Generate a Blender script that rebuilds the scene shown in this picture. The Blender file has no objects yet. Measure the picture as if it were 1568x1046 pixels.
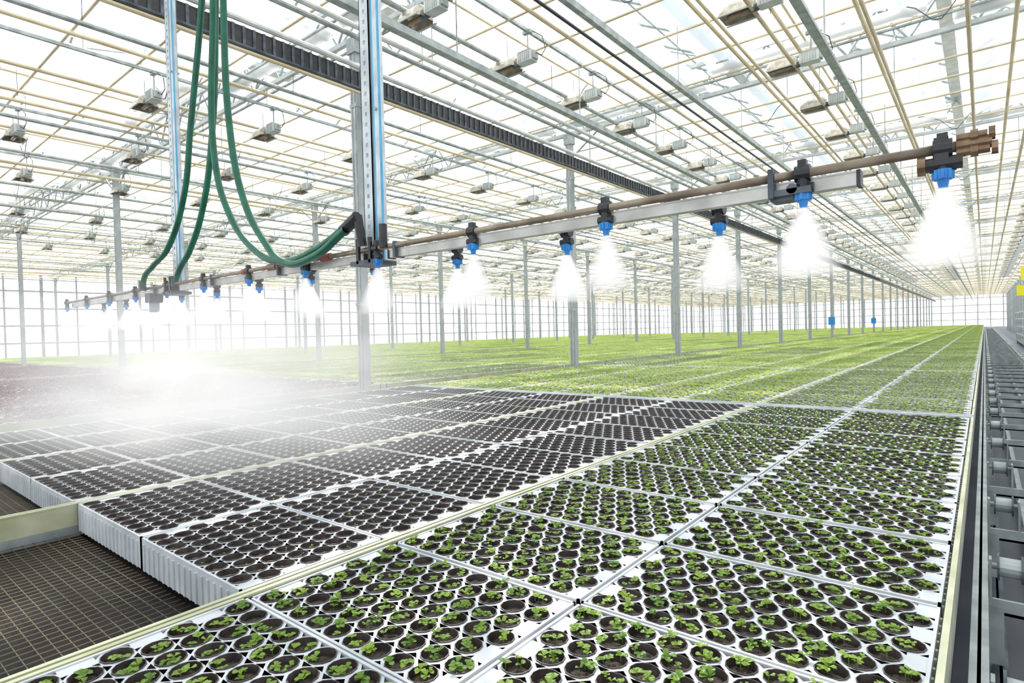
import bpy, math, random, gc
import numpy as np
from mathutils import Vector, Matrix
random.seed(7)
S=bpy.context.scene
COL=S.collection
TZ=0.80      # tray top height
CZ=1.50      # camera height
SP=5.1       # column spacing along Y
BAY=9.0
X1=-6.4      # first column row
Y0=4.78
YEND=Y0+SP*21+2.0
XW=X1-BAY*4-0.4
XR=X1+BAY+0.6

# ---------------------------------------------------------------- materials
def newmat(name):
    m=bpy.data.materials.new(name); m.use_nodes=True
    nt=m.node_tree
    for n in list(nt.nodes): nt.nodes.remove(n)
    out=nt.nodes.new('ShaderNodeOutputMaterial')
    return m,nt,out
def pbr(name,c1,c2=None,scale=20,rough=0.5,metal=0.0,bump=0.0,bscale=None,trans=0.0,spec=0.5,detail=3):
    m,nt,out=newmat(name)
    b=nt.nodes.new('ShaderNodeBsdfPrincipled')
    b.inputs['Roughness'].default_value=rough
    b.inputs['Metallic'].default_value=metal
    b.inputs['Specular IOR Level'].default_value=spec
    tc=nt.nodes.new('ShaderNodeTexCoord')
    nz=nt.nodes.new('ShaderNodeTexNoise'); nz.inputs['Scale'].default_value=scale; nz.inputs['Detail'].default_value=detail
    nt.links.new(tc.outputs['Object'],nz.inputs['Vector'])
    cr=nt.nodes.new('ShaderNodeValToRGB')
    cr.color_ramp.elements[0].position=0.35; cr.color_ramp.elements[1].position=0.65
    cr.color_ramp.elements[0].color=(*c1,1); cr.color_ramp.elements[1].color=(*(c2 or c1),1)
    nt.links.new(nz.outputs['Fac'],cr.inputs['Fac'])
    nt.links.new(cr.outputs['Color'],b.inputs['Base Color'])
    if bump>0:
        bp=nt.nodes.new('ShaderNodeBump'); bp.inputs['Strength'].default_value=bump; bp.inputs['Distance'].default_value=0.01
        n2=nt.nodes.new('ShaderNodeTexNoise'); n2.inputs['Scale'].default_value=bscale or scale*4
        nt.links.new(tc.outputs['Object'],n2.inputs['Vector'])
        nt.links.new(n2.outputs['Fac'],bp.inputs['Height']); nt.links.new(bp.outputs['Normal'],b.inputs['Normal'])
    if trans>0:
        t=nt.nodes.new('ShaderNodeBsdfTranslucent'); nt.links.new(cr.outputs['Color'],t.inputs['Color'])
        mx=nt.nodes.new('ShaderNodeMixShader'); mx.inputs[0].default_value=trans
        nt.links.new(b.outputs[0],mx.inputs[1]); nt.links.new(t.outputs[0],mx.inputs[2])
        nt.links.new(mx.outputs[0],out.inputs['Surface'])
    else: nt.links.new(b.outputs[0],out.inputs['Surface'])
    return m
def sheet(name,col,transp,scale=1.5,lo=0.8):
    m,nt,out=newmat(name)
    tc=nt.nodes.new('ShaderNodeTexCoord')
    nz=nt.nodes.new('ShaderNodeTexNoise'); nz.inputs['Scale'].default_value=scale; nz.inputs['Detail'].default_value=4
    nt.links.new(tc.outputs['Object'],nz.inputs['Vector'])
    cr=nt.nodes.new('ShaderNodeValToRGB')
    cr.color_ramp.elements[0].position=0.3; cr.color_ramp.elements[1].position=0.7
    cr.color_ramp.elements[0].color=(col[0]*lo,col[1]*lo,col[2]*lo,1); cr.color_ramp.elements[1].color=(*col,1)
    nt.links.new(nz.outputs['Fac'],cr.inputs['Fac'])
    t=nt.nodes.new('ShaderNodeBsdfTranslucent'); nt.links.new(cr.outputs['Color'],t.inputs['Color'])
    d=nt.nodes.new('ShaderNodeBsdfDiffuse'); nt.links.new(cr.outputs['Color'],d.inputs['Color'])
    mx0=nt.nodes.new('ShaderNodeMixShader'); mx0.inputs[0].default_value=0.2
    nt.links.new(t.outputs[0],mx0.inputs[1]); nt.links.new(d.outputs[0],mx0.inputs[2])
    tr=nt.nodes.new('ShaderNodeBsdfTransparent')
    mx=nt.nodes.new('ShaderNodeMixShader'); mx.inputs[0].default_value=transp
    nt.links.new(mx0.outputs[0],mx.inputs[1]); nt.links.new(tr.outputs[0],mx.inputs[2])
    nt.links.new(mx.outputs[0],out.inputs['Surface'])
    return m
M={}
M['tray']=pbr('tray_white_plastic',(0.49,0.52,0.55),(0.70,0.72,0.74),6,0.38)
M['pot']=pbr('pot_dark_plastic',(0.035,0.028,0.026),(0.09,0.073,0.068),30,0.3)
M['soil']=pbr('potting_soil',(0.016,0.011,0.008),(0.11,0.075,0.055),90,0.75,bump=0.9,bscale=350)
M['soilwet']=pbr('wet_brown_soil',(0.06,0.038,0.034),(0.23,0.155,0.14),70,0.30,bump=0.8,bscale=300)
M['leaf']=pbr('seedling_leaf',(0.12,0.25,0.02),(0.34,0.50,0.06),8,0.45,trans=0.35)
M['leafb']=pbr('bright_leaf',(0.36,0.50,0.09),(0.68,0.77,0.25),.9,0.5,trans=0.4)
M['leafm']=pbr('mid_leaf',(0.24,0.36,0.06),(0.47,0.58,0.16),1.2,0.5,trans=0.35)
M['leafp']=pbr('purple_leaf',(0.10,0.025,0.05),(0.24,0.08,0.10),5,0.5,trans=0.3)
M['rim']=pbr('bench_rim_aluminium',(0.44,0.45,0.27),(0.66,0.66,0.48),5,0.4,metal=0.2)
M['steel']=pbr('galvanised_steel',(0.28,0.31,0.31),(0.45,0.49,0.48),9,0.42,metal=0.3)
M['steeld']=pbr('dark_steel',(0.05,0.06,0.075),(0.13,0.15,0.18),9,0.5,metal=0.4)
M['column']=pbr('column_grey_paint',(0.35,0.38,0.39),(0.46,0.49,0.50),4,0.5)
M['silver']=pbr('post_galvanised',(0.50,0.55,0.59),(0.68,0.73,0.76),12,0.38,metal=0.3)
M['white']=pbr('white_paint',(0.54,0.57,0.56),(0.72,0.74,0.72),6,0.4)
M['tan']=pbr('tan_pipe_paint',(0.54,0.44,0.27),(0.72,0.62,0.43),2,0.5)
M['black']=pbr('black_rubber',(0.012,0.012,0.014),(0.03,0.03,0.035),20,0.4)
M['green']=pbr('green_hose_rubber',(0.0,0.085,0.045),(0.003,0.14,0.08),12,0.35)
M['blue']=pbr('blue_plastic',(0.01,0.20,0.60),(0.02,0.28,0.72),20,0.3)
M['bluef']=pbr('blue_film',(0.05,0.36,0.62),(0.12,0.50,0.75),8,0.35)
M['brown']=pbr('brown_pipe',(0.20,0.155,0.11),(0.36,0.30,0.225),12,0.35,metal=0.4)
M['copper']=pbr('brass_fitting',(0.12,0.070,0.042),(0.27,0.17,0.105),25,0.35,metal=0.5)
M['alu']=pbr('aluminium_beam',(0.36,0.36,0.34),(0.54,0.54,0.51),10,0.35,metal=0.5)
M['floor']=pbr('concrete_floor',(0.06,0.07,0.09),(0.11,0.12,0.14),1.2,0.5,bump=0.2)
M['matt']=pbr('wet_bench_mat',(0.008,0.006,0.005),(0.022,0.015,0.012),9,0.55,bump=0.3,spec=.2)
M['wire']=pbr('mesh_wire',(0.05,0.04,0.025),(0.28,0.22,0.13),3,0.4)
M['bulb']=pbr('lamp_bulb_glass',(0.22,0.15,0.10),(0.38,0.28,0.18),20,0.15)
M['refl']=pbr('lamp_reflector',(0.40,0.36,0.29),(0.62,0.57,0.48),14,0.3,metal=0.5)
M['lampbody']=pbr('lamp_housing',(0.50,0.52,0.51),(0.66,0.68,0.66),10,0.45)
M['yellow']=pbr('yellow_sign',(0.85,0.75,0.02),None,5,0.5)
M['red']=pbr('red_plastic',(0.35,0.04,0.03),None,5,0.4)
M['mullion']=pbr('window_mullion',(0.28,0.28,0.30),(0.38,0.38,0.40),5,0.5)
M['screen']=sheet('shade_screen_cloth',(0.95,0.955,0.96),0.24,.7,0.88)
M['glass']=sheet('roof_glass',(0.85,0.92,0.97),0.86,1.0,0.9)
M['wglass']=sheet('wall_glass',(0.92,0.90,0.93),0.45,0.6,0.9)

# ---------------------------------------------------------------- mesh builder (numpy chunks)
class MB:
    def __init__(s): s.V=[];s.L=[];s.T=[];s.I=[];s.mats=[];s.n=0
    def mi(s,k):
        if k not in s.mats: s.mats.append(k)
        return s.mats.index(k)
    def add(s,vs,fs,k):
        vs=np.asarray([tuple(v) for v in vs] if not isinstance(vs,np.ndarray) else vs,dtype=np.float32)
        s.V.append(vs)
        s.L.append(np.array([i for f in fs for i in f],dtype=np.int32)+s.n)
        s.T.append(np.array([len(f) for f in fs],dtype=np.int32))
        s.I.append(np.full(len(fs),s.mi(k),dtype=np.int32) if isinstance(k,str) else np.array(k,dtype=np.int32))
        s.n+=len(vs)
    def raw(s,vs,L,T,I):
        s.V.append(vs.astype(np.float32)); s.L.append(L+s.n); s.T.append(T); s.I.append(I); s.n+=len(vs)
    def flat(s):
        return np.concatenate(s.V),np.concatenate(s.L),np.concatenate(s.T),np.concatenate(s.I)
    def box(s,c,sz,k,rot=None):
        hx,hy,hz=sz[0]/2,sz[1]/2,sz[2]/2
        vs=[(x+c[0],y+c[1],z+c[2]) for x in(-hx,hx) for y in(-hy,hy) for z in(-hz,hz)]
        s.add(vs,[(0,1,3,2),(4,6,7,5),(0,4,5,1),(2,3,7,6),(0,2,6,4),(1,5,7,3)],k)
    def bbox(s,a,b,k):
        s.box([(a[i]+b[i])/2 for i in range(3)],[abs(b[i]-a[i]) for i in range(3)],k)
    def tube(s,p0,p1,r,k,n=8,r2=None,caps=True):
        p0=Vector(p0);p1=Vector(p1);d=(p1-p0)
        if d.length<1e-6:return
        d.normalize()
        a=d.cross(Vector((0,0,1))) if abs(d.z)<0.95 else d.cross(Vector((1,0,0)))
        a.normalize(); b=d.cross(a)
        r2=r if r2 is None else r2
        vs=[]
        for p,rr in((p0,r),(p1,r2)):
            for i in range(n):
                t=2*math.pi*(i+.5)/n
                vs.append(tuple(p+a*(rr*math.cos(t))+b*(rr*math.sin(t))))
        fs=[(i,(i+1)%n,n+(i+1)%n,n+i) for i in range(n)]
        if caps: fs+= [tuple(range(n))[::-1],tuple(range(n,2*n))]
        s.add(vs,fs,k)
    def path(s,pts,r,k,n=8):
        for a,b in zip(pts[:-1],pts[1:]): s.tube(a,b,r,k,n,caps=True)
    def mesh(s,name,smooth=False):
        V,L,T,I=s.flat()
        me=bpy.data.meshes.new(name)
        me.vertices.add(len(V)); me.vertices.foreach_set('co',V.ravel())
        me.loops.add(len(L)); me.loops.foreach_set('vertex_index',L.astype(np.int32))
        me.polygons.add(len(T))
        st=np.zeros(len(T),dtype=np.int32); st[1:]=np.cumsum(T)[:-1]
        me.polygons.foreach_set('loop_start',st)
        for k in s.mats: me.materials.append(M[k])
        me.polygons.foreach_set('material_index',I.astype(np.int32))
        me.update(calc_edges=True)
        me.polygons.foreach_set('use_smooth',np.full(len(T),bool(smooth)))
        me.update()
        s.V=s.L=s.T=s.I=None
        return me
def obj(name,me,loc=(0,0,0),parent=None,rot=None):
    o=bpy.data.objects.new(name,me); o.location=loc
    if rot: o.rotation_euler=rot
    if parent: o.parent=parent
    COL.objects.link(o); return o

# ---------------------------------------------------------------- tray + seedlings
TW,TL=0.727,0.492
NX,NY=9,7
CW=(TW-0.014)/(NX+.5); CL=(TL-0.012)/NY
def cellpos(i,j):
    return -TW/2+.007+CW*(i+.5+(.5 if j%2 else 0)), -TL/2+.006+CL*(j+.5)
def ringpts(seg,fn): return [fn(2*math.pi*i/seg) for i in range(seg)]
PR=.0322
def tray_tpl(seg,near,soil):
    b=MB()
    for i in range(NX):
        for j in range(NY):
            cx,cy=cellpos(i,j)
            def sq(t):
                c,s_=math.cos(t),math.sin(t); m=max(abs(c),abs(s_))
                return (cx+c/m*CW/2,cy+s_/m*CL/2,0)
            def circ(r,z,jz=0): return lambda t:(cx+r*math.cos(t),cy+r*math.sin(t),z+random.uniform(-jz,jz))
            if near:
                rings=[ringpts(seg,sq),ringpts(seg,circ(PR+.0012,0.0)),ringpts(seg,circ(PR+.0006,0.003)),ringpts(seg,circ(PR-.0010,0.003)),
                       ringpts(seg,circ(PR-.003,-0.015)),ringpts(seg,circ(.017,-0.011,.003))]
                mats=['tray','pot','pot','pot',soil]
            else:
                rings=[ringpts(seg,sq),ringpts(seg,circ(PR,0.0))]
                mats=['tray']
            V=[p for r in rings for p in r]+[(cx,cy,-.009)]
            F=[];I=[]
            for q in range(len(rings)-1):
                for a in range(seg):
                    a2=(a+1)%seg
                    F.append((q*seg+a,q*seg+a2,(q+1)*seg+a2,(q+1)*seg+a)); I.append(b.mi(mats[q]))
            L=(len(rings)-1)*seg
            for a in range(seg):
                F.append((L+a,L+(a+1)%seg,len(V)-1)); I.append(b.mi(soil))
            b.add(V,F,I)
    for j in range(NY):
        y=-TL/2+.006+CL*j
        if j%2: x0=-TW/2+.004; x1=x0+CW/2+.003
        else: x1=TW/2-.004; x0=x1-CW/2-.003
        b.add([(x0,y,0),(x1,y,0),(x1,y+CL,0),(x0,y+CL,0)],[(0,1,2,3)],'tray')
    t=0.007
    for sx in(-1,1):
        b.bbox((sx*TW/2,-TL/2,-.112),(sx*(TW/2-t),TL/2,0.003),'tray')
    for sy in(-1,1):
        b.bbox((-TW/2,sy*TL/2,-.112),(TW/2,sy*(TL/2-t),0.003),'tray')
    if near:
        for i in range(17):
            x=-TW/2+.03+i*(TW-.06)/16
            for sy in(-1,1): b.box((x,sy*(TL/2+.002),-.062),(.010,.006,.095),'tray')
        for i in range(11):
            y=-TL/2+.03+i*(TL-.06)/10
            for sx in(-1,1): b.box((sx*(TW/2+.002),y,-.062),(.005,.010,.095),'tray')
    return b
def leaf(b,base,yaw,el,L,W,k,lod):
    d=Vector((math.cos(yaw)*math.cos(el),math.sin(yaw)*math.cos(el),math.sin(el)))
    s_=Vector((-math.sin(yaw),math.cos(yaw),0))
    B=Vector(base)
    m=B+d*L*.5; t=B+d*L*0.98-Vector((0,0,L*.22)); q=B+d*L*.82-Vector((0,0,L*.07))
    lift=Vector((0,0,L*.10))
    if lod: b.add([B,m+s_*W*.5+lift,m-s_*W*.5+lift,t],[(0,2,3,1)],k); return
    vs=[B,m+s_*W*.5+lift,m,m-s_*W*.5+lift,q+s_*W*.40,q-s_*W*.40,t]
    b.add(vs,[(0,2,1),(0,3,2),(1,2,4),(2,5,4),(2,3,5),(4,5,6)],k)
def plant_tpl(n,k,lod):
    b=MB(); h=random.uniform(.45,1.1)
    if not lod: b.tube((0,0,0),(0,0,h),.06,k,3,caps=False)
    for i in range(n):
        L=random.uniform(.7,1.2)
        leaf(b,(0,0,h*random.uniform(.7,1)),i*2.4+random.uniform(-.3,.3),random.uniform(.1,.8),L,L*random.uniform(.6,.9),k,lod)
    return b.flat()
def tpls(k,ns,lod): return [plant_tpl(random.choice(ns),k,lod) for _ in range(14)]
PT={'leaf':tpls('leaf',(3,4,5),False),'tiny':tpls('leaf',(2,),False),'leafb':tpls('leafb',(4,5),True),'leafm':tpls('leafm',(4,5),True),'leafp':tpls('leafp',(4,5),True)}
def plant(b,x,y,z,size,key,k):
    V,L,T,I=random.choice(PT[key])
    a=random.uniform(0,6.28); c,s_=math.cos(a)*size,math.sin(a)*size
    W=np.empty_like(V); W[:,0]=V[:,0]*c-V[:,1]*s_+x; W[:,1]=V[:,0]*s_+V[:,1]*c+y; W[:,2]=V[:,2]*size+z
    b.raw(W,L,T,np.full(len(T),b.mi(k),dtype=np.int32))
BW=1.505
PITCH=0.505
def bench_mesh(name,rows,trows0,near,soil,pfun):
    b=MB()
    L=rows*PITCH+.03
    t=tray_tpl(12 if near else 6,near,soil)
    tV,tL,tT,tI=t.flat()
    remap=np.array([b.mi(k) for k in t.mats]); tI=remap[tI]
    for r in range(rows-trows0):
        for c in range(2):
            cx=-BW/2+(.5-c)*(TW+.010)+random.uniform(-.001,.001); cy=-(.018+PITCH*(r+.5))+random.uniform(-.003,.003)
            jz=random.uniform(-.003,.003)
            b.raw(tV+np.array([cx,cy,jz],dtype=np.float32),tL,tT,tI)
            for i in range(NX):
                for j in range(NY):
                    px,py=cellpos(i,j)
                    pfun(b,cx+px,cy+py,-.010)
    for (x0,x1) in((-.010,0.000),(-BW,-BW+.010)):
        b.bbox((x0,-L,-.09),(x1,0,.004),'rim')
        b.bbox((x0,-L,-.135),(x1,0,-.09),'steel')
        b.bbox((x0-.002,-L,.0),(x1+.002,0,.006),'rim')
    b.bbox((-BW,-.014,-.135),(0,.012,.012),'tray'); b.bbox((-BW,-L-.010,-.135),(0,-L+.014,.012),'tray')
    b.bbox((-BW,-L,-.150),(0,0,-.136),'matt')
    if trows0>0:
        ya=-L; yb=-(rows-trows0)*PITCH-.02
        n=int(BW/.036)
        for i in range(1,n): 
            x=-BW*i/n; b.tube((x,ya,-.120),(x,yb,-.120),.0013,'wire',5,caps=False)
        n=int((yb-ya)/.036)
        for i in range(1,n):
            y=ya+(yb-ya)*i/n; b.tube((-BW,y,-.123),(0,y,-.123),.0013,'wire',5,caps=False)
    for y in (-.5,-L/2,-L+.5):
        b.bbox((-BW+.05,y-.03,-.20),(-.05,y+.03,-.15),'steel')
        for x in(-.2,-BW+.2): b.bbox((x-.03,y-.03,-TZ),(x+.03,y+.03,-.2),'steel')
    me=b.mesh(name); gc.collect()
    return me,L
def p_seed(b,x,y,z):
    if random.random()<.03: return
    for q in range(random.choice((3,3,4))):
        plant(b,x+random.uniform(-.020,.020),y+random.uniform(-.020,.020),z,random.uniform(.011,.020),'leaf','leaf')
def p_tiny(b,x,y,z):
    if random.random()<.3: plant(b,x+random.uniform(-.012,.012),y+random.uniform(-.012,.012),z,random.uniform(.007,.012),'tiny','leaf')
def p_dense(b,x,y,z):
    for q in range(2): plant(b,x+random.uniform(-.026,.026),y+random.uniform(-.026,.026),z,random.uniform(.022,.032),'leafb','leafb')
def p_mid(b,x,y,z):
    for q in range(random.choice((1,2,2))): plant(b,x+random.uniform(-.018,.018),y+random.uniform(-.018,.018),z,random.uniform(.020,.030),'leafm','leafm')
def p_purp(b,x,y,z):
    for q in range(random.choice((1,2))): plant(b,x+random.uniform(-.02,.02),y+random.uniform(-.02,.02),z,random.uniform(.025,.04),'leafp','leafp')
mA,LA=bench_mesh('bench_seedlings',12,0,True,'soil',p_seed)
mB,LB=bench_mesh('bench_fresh_sown',12,3,True,'soilwet',p_tiny)
mD,LD=bench_mesh('bench_bright_green',9,0,False,'soil',p_dense)
mE,LE=bench_mesh('bench_mid_green',9,0,False,'soil',p_mid)
mF,LF=bench_mesh('bench_purple',12,0,False,'soilwet',p_purp)
YB=5.32
BX=[-.07-1.52*i for i in range(4)]
obj('growing_bench',mA,(BX[0],YB,TZ))
for x in BX[1:]: obj('growing_bench',mB,(x,YB,TZ))
cols=list(BX)
bay2=[]
for k in range(4):
    for i in range(5): bay2.append(X1-.35-BAY*k-i*1.62)
for x in bay2: obj('growing_bench',mF,(x,YB,TZ))
nrow=int((YEND-YB-4)/4.66)
for r in range(nrow):
    y=YB+.09+LE+r*4.66
    for i,x in enumerate(cols): obj('growing_bench',mE if i==0 else (mD if (i+r)%4 else mE),(x,y,TZ))
    for i,x in enumerate(bay2):
        if r>14 and i>9: continue
        obj('growing_bench',mD if (i*3+r)%7 else mE,(x,y,TZ))

# ---------------------------------------------------------------- roof modules
def roof_module():
    b=MB()
    b.bbox((0,-.03,5.38),(-BAY,.03,5.44),'white'); b.bbox((0,-.03,5.94),(-BAY,.03,6.0),'white')
    n=12
    for i in range(n):
        xa=-BAY*i/n; xb=-BAY*(i+.5)/n; xc=-BAY*(i+1)/n
        b.tube((xa,0,5.96),(xb,0,5.42),.016,'steel',6); b.tube((xb,0,5.42),(xc,0,5.96),.016,'steel',6)
    for g in range(3):
        x=-3*g
        b.bbox((x-.09,0,6.0),(x+.09,SP,6.08),'white')
        b.bbox((x-.02,-.04,5.94),(x+.02,.04,6.05),'steel')
        b.bbox((x-1.53,0,6.83),(x-1.47,SP,6.89),'white')
        for q in range(5):
            y=.3+q*SP/5
            b.tube((x,y,6.06),(x-1.5,y,6.85),.020,'steel',5,caps=False); b.tube((x-3,y,6.06),(x-1.5,y,6.85),.020,'steel',5,caps=False)
        b.tube((x-.75,0,6.44),(x-.75,SP,6.44),.014,'steel',5,caps=False)
        b.tube((x,0,5.95),(x-3,SP,5.95),.009,'steel',4,caps=False); b.tube((x-3,0,5.95),(x,SP,5.95),.009,'steel',4,caps=False)
    for x in(-.75,-2.25,-3.75,-5.25,-6.75,-8.25):
        b.tube((x,0,5.30),(x,SP,5.30),.027,'tan',8,caps=False)
        b.tube((x,0,5.30),(x,0,5.40),.01,'steel',5)
    for x in(-1.5,-4.5,-7.5):
        b.tube((x,0,5.46),(x,SP,5.46),.016,'tan',6,caps=False)
    for y in(.9,1.75,2.6,3.45,4.3):
        b.tube((0,y,5.345),(-BAY,y,5.345),.017,'tan',6,caps=False)
    for y in(.25,4.75):
        b.tube((0,y,5.48),(-BAY,y,5.48),.022,'steel',6,caps=False)
    b.tube((-1.5,0,5.12),(-1.5,SP,5.12),.03,'steel',8,caps=False)
    b.tube((-7.6,0,5.12),(-7.6,SP,5.12),.03,'steel',8,caps=False)
    b.tube((-4.5,0,5.20),(-4.5,SP,5.20),.024,'tan',8,caps=False)
    for x in(-1.5,-4.5,-7.6):
        for y in(0.0,2.5): b.tube((x,y,5.12),(x,y,5.5),.005,'steeld',4,caps=False)
    for (x,y) in((-.9,2.2),(-3.3,3.9),(-5.9,1.1),(-8.0,3.2)):
        pts=[(x+.6*u,y,5.34-.22*math.sin(math.pi*u)+.05*math.sin(9*u)) for u in [i/7 for i in range(8)]]
        b.path(pts,.007,'steeld',4)
    return b.mesh('roof_frame_mesh')
def screen_module():
    b=MB()
    for g in range(3):
        xa=-.12-3*g; xb=-2.88-3*g
        nx,ny=6,10; V=[];F=[]
        ya,yb=.28,(4.72 if g!=1 else 4.2)
        for i in range(nx+1):
            for j in range(ny+1):
                u=i/nx;v=j/ny
                V.append((xa+(xb-xa)*u,ya+(yb-ya)*v,5.53-.05*math.sin(v*math.pi)*math.sin(u*math.pi)+random.uniform(-.012,.012)))
        for i in range(nx):
            for j in range(ny): F.append((i*(ny+1)+j,i*(ny+1)+j+1,(i+1)*(ny+1)+j+1,(i+1)*(ny+1)+j))
        b.add(V,F,'screen')
        for q in range(5):
            y=yb+.03+q*.035
            b.add([(xa,y-.016,5.50),(xb,y-.016,5.50),(xb,y,5.40),(xa,y,5.40),(xb,y+.016,5.5),(xa,y+.016,5.5)],[(0,1,2,3),(3,2,4,5)],'screen')
    return b.mesh('shade_screen_mesh')
def glass_module():
    b=MB()
    for g in range(3):
        x=-3*g
        for (xa,za,xb,zb) in((x,6.08,x-1.5,6.88),(x-1.5,6.88,x-3,6.08)):
            b.add([(xa,0,za),(xb,0,zb),(xb,SP,zb),(xa,SP,za)],[(0,1,2,3)],'glass')
    return b.mesh('roof_glass_mesh')
def column_mesh():
    b=MB()
    b.bbox((-.065,-.05,0),(.065,.05,5.40),'column')
    b.bbox((-.045,-.058,0.0),(-.025,-.05,5.40),'steel'); b.bbox((.025,-.058,0.0),(.045,-.05,5.40),'steel')
    b.bbox((-.11,-.11,0),(.11,.11,.03),'steel')
    b.bbox((-.09,-.07,5.2),(.09,.07,5.40),'steel')
    b.tube((0,0,4.9),(.75,0,5.40),.02,'steel',6); b.tube((0,0,4.9),(-.75,0,5.40),.02,'steel',6)
    for z in(1.9,2.6,4.5): b.bbox((-.072,-.06,z),(.072,.055,z+.05),'steel')
    return b.mesh('column_mesh')
mR=roof_module(); mS=screen_module(); mG=glass_module(); mC=column_mesh()
NR=22
roof=obj('ceiling',None)
for k in range(-1,4+0):
    for r in range(-2,NR):
        x=X1-BAY*k; y=Y0+SP*r
        obj('roof_frame',mR,(x,y,0),roof)
        obj('roof_glass',mG,(x,y,0),roof)
        obj('shade_screen',mS,(x,y,0),roof)
for k in range(-1,5):
    for r in range(-1,NR+1):
        obj('support_column',mC,(X1-BAY*k,Y0+SP*r,0))

# ---------------------------------------------------------------- grow lamps
def lamp_mesh():
    b=MB()
    b.bbox((.03,-.07,-.04),(.26,.07,.09),'lampbody')
    b.bbox((.26,-.05,-.02),(.29,.05,.07),'steel')
    b.bbox((.05,-.075,.09),(.24,.075,.10),'steel')
    for i in range(6): b.bbox((.06+i*.032,-.077,-.03),(.068+i*.032,.077,.08),'steel')
    n=10; V=[];F=[]
    prof=[]
    for i in range(n+1):
        t=math.pi*(i/n); prof.append((-.14*math.cos(t),.16*math.sin(t)-.05))
    for x,s in((-.36,.82),(-.30,1),(-.06,1),(.0,.7)):
        for (y,z) in prof: V.append((x,y*s,(z+.05)*s-.05))
    m=n+1
    for q in range(3):
        for i in range(n): F.append((q*m+i,q*m+i+1,(q+1)*m+i+1,(q+1)*m+i))
    F.append(tuple(range(m))); F.append(tuple(range(3*m,4*m))[::-1])
    b.add(V,F,'refl')
    for s in(-1,1): b.bbox((-.36,s*.145-.008,-.06),(0,s*.145+.008,-.045),'lampbody')
    b.tube((-.04,0,-.02),(-.27,0,-.02),.03,'bulb',10); b.tube((.03,0,-.02),(-.07,0,-.02),.038,'steeld',10)
    b.tube((-.27,0,-.02),(-.31,0,-.02),.03,'bulb',10,r2=.012)
    b.tube((.16,0,.10),(.16,0,.35),.010,'steel',6); b.tube((-.18,0,.07),(-.18,0,.35),.006,'steel',6)
    b.bbox((.10,-.03,.33),(.22,.03,.37),'steel')
    b.path([(.29,0,.05),(.36,.02,.0),(.40,.05,.08),(.36,.05,.25),(.22,.03,.36)],.006,'black',5)
    return b.mesh('grow_lamp_mesh')
mL=lamp_mesh()
H=.7
rowsL=[(-1.34,5.0,.46,1.735-.46*3),(-.545,4.9,.527,1.928-.527*2),(-2.69,4.9,.52,.97-.52),(-3.55,4.9,.50,.2),(-4.4,4.9,.5,.4),(.36,4.9,.5,.3),(-5.6,4.9,.5,.1),(-6.5,4.9,.5,.3),(-7.5,4.9,.5,.2)]
for (xr,zr,dy,ys) in rowsL:
    Z=zr*H
    rb=MB()
    rb.bbox((-.02,-6,-.02),(.02,YEND-1,.02),'steel')
    for q in range(0,42): rb.tube((0,-5+q*2.5,0),(0,-5+q*2.5,.5),.005,'steel',4,caps=False)
    obj('lamp_rail',rb.mesh('lamp_rail_mesh'),(xr*Z+.16,0,CZ+Z+.37),roof)
    i=0
    while True:
        y=Z*(ys+dy*i)
        if y>62: break
        obj('grow_lamp',mL,(xr*Z,y,CZ+Z),roof); i+=1

# ---------------------------------------------------------------- long rails
def along(name,parts):
    b=MB()
    for f in parts: f(b)
    return obj(name,b.mesh(name),parent=roof)
YL0,YL1=-6,YEND-1
def rail_black(b):
    X=-5.93;z=CZ+3.12
    b.bbox((X-.03,YL0,z-.10),(X+.03,YL1,z+.10),'black')
    b.bbox((X+.03,YL0,z-.12),(X+.07,YL1,z-.10),'steeld')
    b.tube((X+.06,YL0,z+.15),(X+.06,YL1,z+.15),.032,'white',8); b.tube((X+.05,YL0,z-.16),(X+.05,YL1,z-.16),.02,'tan',8)
    y=-1.5
    while y<50:
        b.bbox((X+.03,y,z-.10),(X+.042,y+.03,z+.10),'steeld'); y+=.11
    for i in range(22): b.tube((X,Y0-SP*2+i*SP,z),(X,Y0-SP*2+i*SP,5.4),.012,'steel',6)
along('cable_track',[rail_black])
def rail_boom(b):
    for X in(-4.55,-1.35):
        z=CZ+3.05
        b.bbox((X-.025,YL0,z),(X+.025,YL1,z+.08),'steel'); b.bbox((X-.045,YL0,z-.01),(X+.045,YL1,z),'steel')
        for i in range(44): b.tube((X,Y0-SP*2+i*SP/2,z+.08),(X,Y0-SP*2+i*SP/2,5.4),.009,'steel',6)
    X=-3.05; z=CZ+3.1
    b.bbox((X-.03,YL0,z),(X+.03,YL1,z+.07),'steel')
    b.tube((X-.2,YL0,z+.02),(X-.2,YL1,z+.02),.018,'black',6)
    for i in range(44): b.tube((X,Y0-SP*2+i*SP/2,z+.07),(X,Y0-SP*2+i*SP/2,5.4),.006,'steel',6)
along('boom_track_rail',[rail_boom])
def pipes(b):
    for X,z,r,k in((-4.95,4.66,.028,'white'),(-5.12,4.66,.028,'steel'),(-.95,4.8,.022,'tan'),(-.1,4.7,.024,'tan'),(-1.9,4.9,.024,'tan'),(-2.35,5.0,.02,'tan'),(.55,4.6,.026,'tan'),(-10.2,4.6,.028,'steel'),(-12.8,4.6,.028,'tan'),(-16.8,4.6,.03,'steel')):
        b.tube((X,YL0,z),(X,YL1,z),r,k,8)
        for i in range(22): b.tube((X,Y0-SP*2+i*SP,z),(X,Y0-SP*2+i*SP,5.4),.006,'steel',5)
along('heating_pipes',[pipes])

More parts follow.
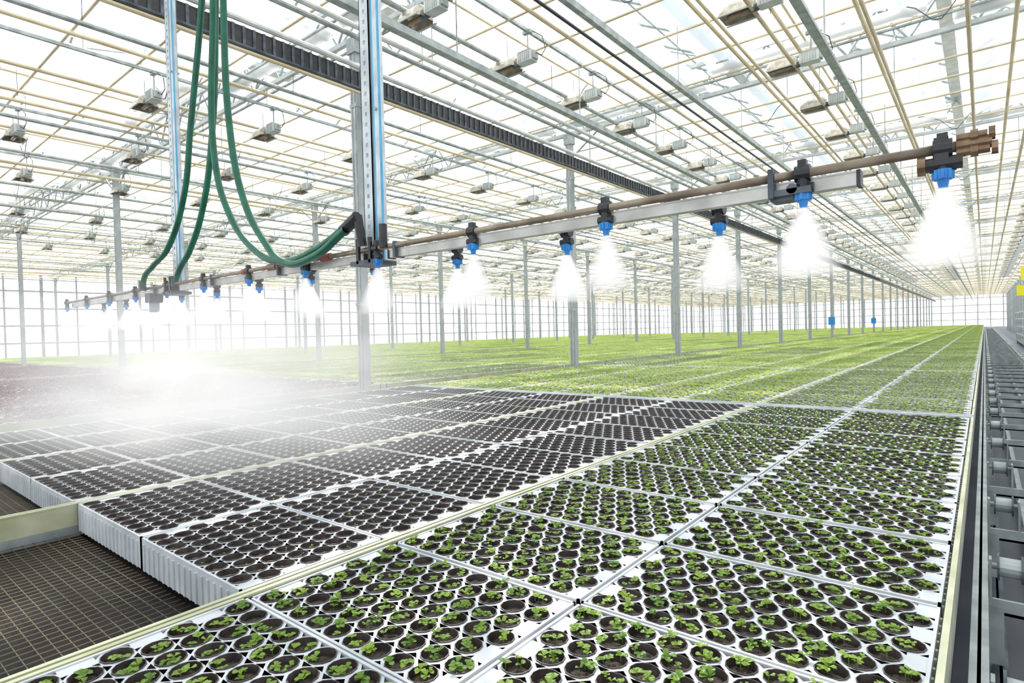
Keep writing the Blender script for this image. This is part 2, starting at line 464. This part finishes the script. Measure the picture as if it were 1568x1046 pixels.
# ---------------------------------------------------------------- spray boom
YBm=1.47; ZB=CZ+.342
boom=obj('irrigation_boom',None,(0,0,0))
b=MB()
XE=-6.03
b.tube((-.01,YBm,ZB+.004),(XE,YBm,ZB+.004),.0105,'brown',14)
obj('supply_pipe',b.mesh('supply_pipe',True),parent=boom)
b=MB()
def beamseg(xa,xb):
    b.bbox((xa,YBm+.004,ZB-.040),(xb,YBm+.034,ZB-.010),'alu')
    b.bbox((xa+.002,YBm+.002,ZB-.012),(xb-.002,YBm+.036,ZB-.008),'alu')
    b.bbox((min(xa,xb)-.004,YBm+.001,ZB-.043),(min(xa,xb)+.004,YBm+.037,ZB-.007),'black')
    b.bbox((max(xa,xb)-.004,YBm+.001,ZB-.043),(max(xa,xb)+.004,YBm+.037,ZB-.007),'black')
beamseg(-.21,-1.80); beamseg(-1.95,-2.35); beamseg(-2.35,-3.75); beamseg(-3.85,-5.85)
obj('support_beam',b.mesh('support_beam'),parent=boom)
def nozzle(b,x,y,z,tilt=0):
    b.tube((x-.016,y,z),(x+.016,y,z),.019,'black',12)
    b.box((x,y-.002,z+.022),(.018,.020,.016),'black')
    b.tube((x,y,z-.012),(x,y,z-.045),.014,'black',12)
    b.tube((x-.022,y,z-.034),(x+.022,y,z-.034),.012,'black',10)
    b.tube((x,y,z-.042),(x,y,z-.062),.017,'blue',12,r2=.016)
    for i in range(8):
        t=i*math.pi/4; b.box((x+.0165*math.cos(t),y+.0165*math.sin(t),z-.052),(.005,.005,.018),'blue')
    b.tube((x,y,z-.062),(x,y,z-.078),.011,'blue',10,r2=.008)
b=MB()
nz=[]
for k in range(12):
    x=-.32-.515*k
    nozzle(b,x,YBm,ZB+.004); nz.append((x,YBm,ZB-.074))
nozzle(b,-.062,YBm,ZB+.004); nz.append((-.062,YBm,ZB-.074))
for k in range(11):
    x=-.58-.515*k
    nozzle(b,x,1.66,ZB-.008); nz.append((x,1.66,ZB-.086))
    b.tube((x,YBm+.03,ZB-.02),(x,1.66,ZB-.008),.008,'black',8)
obj('spray_nozzles',b.mesh('spray_nozzles'),parent=boom)
b=MB()
z=ZB+.004
b.tube((-.04,YBm,z),(.015,YBm,z),.013,'copper',12)
for dz,dx in((.014,-.012),(-.014,-.008)):
    b.tube((-.04,YBm-.004,z+dz),(.02+dx,YBm-.004,z+dz),.0085,'copper',12)
    b.tube((-.018,YBm-.004,z+dz),(-.006,YBm-.004,z+dz),.0125,'copper',8)
    b.tube((.022+dx,YBm-.004,z+dz),(.032+dx,YBm-.004,z+dz),.0135,'copper',10)
b.box((-.064,YBm,z-.005),(.024,.030,.052),'black')
b.tube((-.10,YBm-.002,z-.03),(-.03,YBm-.002,z-.03),.014,'black',12)
b.tube((-.104,YBm-.002,z-.03),(-.09,YBm-.002,z-.03),.019,'copper',12)
b.box((-.385,YBm+.005,ZB-.012),(.012,.055,.068),'steeld'); b.box((-.345,YBm-.012,ZB-.036),(.09,.016,.014),'steeld')
b.box((-.365,YBm+.02,ZB-.045),(.05,.05,.012),'steeld'); b.tube((-.34,YBm-.02,ZB-.03),(-.34,YBm+.05,ZB-.03),.012,'steeld',8)
for x in(-1.75,-2.6,-3.3,-4.1,-4.9): b.box((x,YBm+.012,ZB-.012),(.012,.05,.062),'steeld')
obj('end_fittings',b.mesh('end_fittings'),parent=boom)
def post(xc):
    b=MB(); zt=CZ+3.05; zb=ZB-.05
    w=.062; y0=YBm+.05
    xl=xc-.075
    b.bbox((xl,y0,zb),(xl+.024,y0+.004,zt),'silver'); b.bbox((xl+.038,y0,zb),(xl+w,y0+.004,zt),'silver')
    z=zb
    while z<zt:
        b.bbox((xl+.024,y0,z),(xl+.038,y0+.004,min(z+.026,zt)),'silver'); z+=.042
    b.bbox((xl,y0,zb),(xl+.004,y0+.045,zt),'silver'); b.bbox((xl+w-.004,y0,zb),(xl+w,y0+.045,zt),'steel')
    xr=xc+.002
    b.bbox((xr,y0-.004,zb),(xr+.010,y0+.02,zt),'steeld')
    b.bbox((xr+.010,y0-.010,zb),(xr+.024,y0-.004,zt),'bluef')
    b.bbox((xr+.024,y0-.012,zb),(xr+.050,y0-.006,zt),'silver')
    b.bbox((xr+.046,y0-.010,zb),(xr+.050,y0+.016,zt),'silver')
    b.bbox((xr+.050,y0-.011,zb),(xr+.057,y0-.005,zt),'bluef')
    for z in(zb+.10,zb+.62,zb+1.35,zb+2.2):
        b.tube((xr+.035,y0-.02,z),(xr+.035,y0+.03,z),.007,'steel',6)
    b.bbox((xl-.01,YBm-.02,zb-.005),(xr+.06,YBm+.10,zb+.012),'steeld')
    b.bbox((xl+.03,YBm-.02,zb),(xl+.045,YBm-.008,ZB+.05),'black')
    b.bbox((xr+.03,YBm-.02,zb),(xr+.045,YBm-.008,ZB+.05),'black')
    b.bbox((xc-.12,y0-.25,zt-.04),(xc+.12,y0+.3,zt),'steel')
    return b.mesh('hanger_post')
obj('hanger_post',post(-1.93),parent=boom)
obj('hanger_post',post(-3.87),parent=boom)
b=MB()
zt=CZ+3.0
for y in(YBm-.15,YBm+.3): b.bbox((-4.6,y-.03,zt-.03),(-1.3,y+.03,zt+.03),'steel')
for x in(-4.55,-1.35):
    for y in(YBm-.2,YBm+.35): b.tube((x-.06,y,zt+.03),(x+.06,y,zt+.03),.05,'steeld',14)
b.bbox((-3.35,YBm-.15,zt-.12),(-2.8,YBm+.3,zt-.03),'white')
obj('carriage',b.mesh('carriage'),parent=boom)
def curve_obj(name,pts,r,mat,parent=None):
    cu=bpy.data.curves.new(name,'CURVE'); cu.dimensions='3D'; cu.bevel_depth=r; cu.bevel_resolution=4; cu.resolution_u=10
    sp=cu.splines.new('BEZIER'); sp.bezier_points.add(len(pts)-1)
    for i,p in enumerate(pts):
        bp=sp.bezier_points[i]; bp.co=p; bp.handle_left_type='AUTO'; bp.handle_right_type='AUTO'
    cu.materials.append(M[mat]); o=bpy.data.objects.new(name,cu); COL.objects.link(o)
    if parent:o.parent=parent
    return o
def hp(l,dy): return [(x,YBm+dy,CZ+z) for q,(x,z) in enumerate(l)]
A=[(-3.06,2.9),(-3.13,2.4),(-3.24,1.837),(-3.44,1.18),(-3.55,.835),(-3.80,.562),(-4.05,.47),(-4.19,.41),(-4.22,.35)]
B=[(-3.02,2.9),(-3.08,2.4),(-3.15,1.80),(-3.24,1.135),(-3.39,.735),(-3.58,.518),(-3.72,.43),(-3.80,.35)]
C=[(-3.05,2.9),(-3.08,2.4),(-3.115,1.79),(-3.155,.942),(-3.015,.644),(-2.76,.43),(-2.527,.354),(-2.258,.376),(-1.996,.455)]
D=[(-2.95,2.9),(-2.95,2.4),(-2.953,1.729),(-2.93,1.062),(-2.81,.678),(-2.637,.464),(-2.47,.345),(-2.22,.345),(-1.99,.43)]
for l,dy in((A,-.03),(B,.0),(C,-.03),(D,-.055)): curve_obj('green_hose',hp(l,dy),.0165,'green',boom)
b=MB()
for x,z,y in((-4.22,.35,-.03),(-3.80,.35,0)): 
    b.tube((x,YBm+y,CZ+z+.04),(x,YBm+y,CZ+z-.02),.021,'black',12)
b.tube((-2.03,YBm-.04,CZ+.43),(-1.93,YBm-.04,CZ+.475),.024,'black',12)
b.tube((-1.93,YBm-.04,CZ+.48),(-1.93,YBm-.02,CZ+.36),.018,'black',12)
b.tube((-1.80,YBm-.02,CZ+.43),(-1.80,YBm-.02,CZ+.34),.016,'black',12)
b.bbox((-4.22,YBm-.02,ZB-.09),(-4.14,YBm+.06,ZB-.03),'steeld'); b.tube((-4.18,YBm+.02,ZB-.09),(-4.18,YBm+.02,ZB-.15),.03,'column',12)
b.tube((-2.7,YBm,ZB+.004),(-2.62,YBm,ZB+.004),.016,'copper',10); b.tube((-2.95,YBm,ZB+.004),(-2.9,YBm,ZB+.004),.015,'red',10)
b.tube((-2.25,YBm,ZB+.004),(-2.18,YBm,ZB+.004),.016,'red',10)
obj('hose_couplings',b.mesh('hose_couplings'),parent=boom)

# ---------------------------------------------------------------- aisle on right
b=MB()
for X,z,k in((-.02,.58,'steel'),(.03,.30,'steeld'),(.62,.58,'steel')):
    b.bbox((X-.02,-3,z),(X+.02,YEND-6,z+.012),k); b.bbox((X-.02,-3,z+.045),(X+.02,YEND-6,z+.055),k); b.bbox((X-.004,-3,z),(X+.004,YEND-6,z+.055),'steeld')
b.tube((.2,-3,.09),(.2,YEND-6,.09),.028,'steel',8); b.tube((.48,-3,.09),(.48,YEND-6,.09),.028,'steel',8)
y=-2.6
while y<80:
    b.bbox((-.03,y,.52),(.66,y+.012,.57),'steel'); b.bbox((-.03,y,.52),(.66,y+.05,.53),'steeld')
    b.bbox((.0,y-.01,0),(.04,y+.03,.55),'steel'); b.bbox((.6,y-.01,0),(.64,y+.03,.55),'steel')
    for xx in(.03,.58):
        b.tube((xx,y+.02,.675),(xx+.055,y+.02,.675),.032,'steel',14)
        b.tube((xx-.006,y+.02,.675),(xx,y+.02,.675),.045,'steeld',14); b.tube((xx+.055,y+.02,.675),(xx+.061,y+.02,.675),.045,'steeld',14)
        b.tube((xx-.03,y+.02,.675),(xx+.085,y+.02,.675),.010,'steel',8)
        b.bbox((xx-.028,y,.57),(xx-.020,y+.04,.70),'steel'); b.bbox((xx+.075,y,.57),(xx+.083,y+.04,.70),'steel')
    y+=.85
obj('roller_conveyor_frame',b.mesh('roller_conveyor_frame'))
def trolley():
    b=MB()
    for x in(0,.6):
        for y in(0,1.2): b.bbox((x-.015,y-.015,.1),(x+.015,y+.015,1.9),'steel')
    for z in(.18,.6,1.05,1.5,1.88): b.bbox((-.02,-.02,z),(.62,1.22,z+.04),'white')
    for x in(.05,.55):
        for y in(.1,1.1): b.tube((x-.015,y,.06),(x+.015,y,.06),.06,'black',12)
    return b.mesh('plant_trolley')
mT=trolley()
for i in range(14): obj('plant_trolley',mT,(1.55,14+i*2.6,0))
b=MB(); b.bbox((0,0,0),(.5,.012,.6),'yellow'); b.tube((.1,0,.6),(.1,0,2.0),.004,'steel',4); b.tube((.4,0,.6),(.4,0,2.0),.004,'steel',4)
mY=b.mesh('sticky_trap'); 
obj('hanging_yellow_sign',mY,(1.25,34,3.2)); obj('hanging_yellow_sign',mY,(1.5,46,2.9))
b=MB(); b.bbox((-.16,-.09,0),(.16,-.07,.42),'blue'); b.tube((0,-.075,.40),(0,-.075,1.0),.006,'steel',5)
mU=b.mesh('blue_sign')
for r in(6,9): obj('blue_sign',mU,(X1,Y0+SP*r,1.45))

# ---------------------------------------------------------------- shell
b=MB(); b.bbox((XW-1,-8,-.05),(XR+1,YEND+1,0),'floor'); obj('floor',b.mesh('floor'))
def wallx(name,X):
    b=MB()
    b.add([(X,-6,.5),(X,YEND,.5),(X,YEND,6.1),(X,-6,6.1)],[(0,1,2,3)],'wglass')
    b.bbox((X-.1,-6,0),(X+.1,YEND,.5),'white')
    y=-6
    i=0
    while y<YEND:
        w=.035 if i%3 else .07
        b.bbox((X-.05,y-w,0.5),(X+.06,y+w,6.1),'mullion'); y+=1.7; i+=1
    for z in(1.6,2.6,3.6,4.6,6.0): b.bbox((X-.04,-6,z-.04),(X+.05,YEND,z+.04),'mullion')
    return obj(name,b.mesh(name))
wallx('wall_left',XW); wallx('wall_right',XR)
b=MB()
b.add([(XW,YEND,.5),(XR,YEND,.5),(XR,YEND,6.1),(XW,YEND,6.1)],[(0,1,2,3)],'wglass')
b.bbox((XW,YEND-.1,0),(XR,YEND+.1,.5),'white')
x=XW
while x<XR: b.bbox((x-.05,YEND-.06,.5),(x+.05,YEND+.05,6.1),'mullion'); x+=1.5
for z in(1.6,2.7,3.8,4.9,6.0): b.bbox((XW,YEND-.05,z-.04),(XR,YEND+.04,z+.04),'mullion')
obj('wall_back',b.mesh('wall_back'))

# ---------------------------------------------------------------- mist
def mist_mat(name,dens,kind,em):
    m,nt,out=newmat(name)
    tc=nt.nodes.new('ShaderNodeTexCoord')
    sep=nt.nodes.new('ShaderNodeSeparateXYZ'); nt.links.new(tc.outputs['Object'],sep.inputs[0])
    def math_(op,a,b_=None,clamp=False):
        n=nt.nodes.new('ShaderNodeMath'); n.operation=op; n.use_clamp=clamp
        for i,v in enumerate((a,b_)):
            if v is None: continue
            if isinstance(v,(int,float)): n.inputs[i].default_value=v
            else: nt.links.new(v,n.inputs[i])
        return n.outputs[0]
    if kind=='blob':
        r2=math_('ADD',math_('MULTIPLY',sep.outputs[0],sep.outputs[0]),math_('MULTIPLY',sep.outputs[1],sep.outputs[1]))
        f=math_('SUBTRACT',1.0,r2,True); f=math_('POWER',f,2.0)
        hz=math_('MULTIPLY',math_('SUBTRACT',1.0,sep.outputs[2]),.5,True)
        f=math_('MULTIPLY',f,math_('POWER',hz,.65))
        n=nt.nodes.new('ShaderNodeTexNoise'); n.inputs['Scale'].default_value=2.4; n.inputs['Detail'].default_value=3
        nt.links.new(tc.outputs['Object'],n.inputs['Vector'])
        g=math_('SUBTRACT',math_('MULTIPLY',n.outputs['Fac'],3.0),.75,True)
        f=math_('MULTIPLY',f,g)
    else:
        r2=math_('ADD',math_('MULTIPLY',sep.outputs[0],sep.outputs[0]),math_('MULTIPLY',sep.outputs[1],sep.outputs[1]))
        r=math_('POWER',r2,.5)
        zz=math_('MULTIPLY',sep.outputs[2],-1.0)
        rr=math_('DIVIDE',r,math_('ADD',zz,.2))
        f=math_('SUBTRACT',1.0,rr,True)
        fz=math_('SUBTRACT',1.0,zz,True)
        f=math_('MULTIPLY',f,math_('POWER',fz,.8))
    d=math_('MULTIPLY',f,dens)
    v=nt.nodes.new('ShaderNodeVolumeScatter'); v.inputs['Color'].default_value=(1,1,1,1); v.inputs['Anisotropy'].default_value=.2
    e=nt.nodes.new('ShaderNodeEmission'); nt.links.new(math_('MULTIPLY',d,em),e.inputs['Strength'])  # self-glow added to whiten the mist, standing in for multiply scattered light
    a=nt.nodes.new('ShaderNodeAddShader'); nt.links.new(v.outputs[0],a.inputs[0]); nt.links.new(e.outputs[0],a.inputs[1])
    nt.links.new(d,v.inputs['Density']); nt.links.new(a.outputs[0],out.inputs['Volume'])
    return m
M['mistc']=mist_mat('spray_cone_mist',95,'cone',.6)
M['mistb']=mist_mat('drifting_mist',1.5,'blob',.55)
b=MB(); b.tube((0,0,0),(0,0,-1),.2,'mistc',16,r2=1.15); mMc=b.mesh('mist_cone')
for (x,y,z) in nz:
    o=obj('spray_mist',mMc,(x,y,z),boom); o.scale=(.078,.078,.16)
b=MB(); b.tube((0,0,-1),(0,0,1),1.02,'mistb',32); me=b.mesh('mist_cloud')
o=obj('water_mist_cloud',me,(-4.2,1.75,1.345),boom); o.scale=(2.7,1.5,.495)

# ---------------------------------------------------------------- light
w=bpy.data.worlds.new('World'); S.world=w; w.use_nodes=True
nt=w.node_tree; bg=nt.nodes['Background']
tc=nt.nodes.new('ShaderNodeTexCoord'); sep=nt.nodes.new('ShaderNodeSeparateXYZ'); cr=nt.nodes.new('ShaderNodeValToRGB')
nt.links.new(tc.outputs['Generated'],sep.inputs[0]); nt.links.new(sep.outputs[2],cr.inputs['Fac'])
cr.color_ramp.elements[0].position=0.0; cr.color_ramp.elements[0].color=(1,1,1,1)
cr.color_ramp.elements[1].position=0.8; cr.color_ramp.elements[1].color=(.72,.87,1,1)
nt.links.new(cr.outputs['Color'],bg.inputs['Color']); bg.inputs['Strength'].default_value=1.6
sl=bpy.data.lights.new('sun','SUN'); sl.energy=11.0; sl.angle=math.radians(2); sl.color=(1,.96,.88)
so=bpy.data.objects.new('sun',sl); COL.objects.link(so)
so.rotation_euler=Vector((-.62,.60,.75)).to_track_quat('Z','Y').to_euler(); so.location=(-10,10,20)

# ---------------------------------------------------------------- camera
cam=bpy.data.cameras.new('camera'); co=bpy.data.objects.new('camera',cam); COL.objects.link(co)
cam.sensor_width=36; cam.lens=20.53; cam.clip_end=500; cam.clip_start=.05
Xh=Vector((1104,15,894)).normalized(); Yv=Vector((723,33,-894)); Yh=(Yv-Xh*Yv.dot(Xh)).normalized(); Zh=Xh.cross(Yh)
R=Matrix((Xh,Yh,Zh))
mw=R.to_4x4(); mw.translation=Vector((0,0,CZ)); co.matrix_world=mw
S.camera=co
S.view_settings.view_transform='Standard'
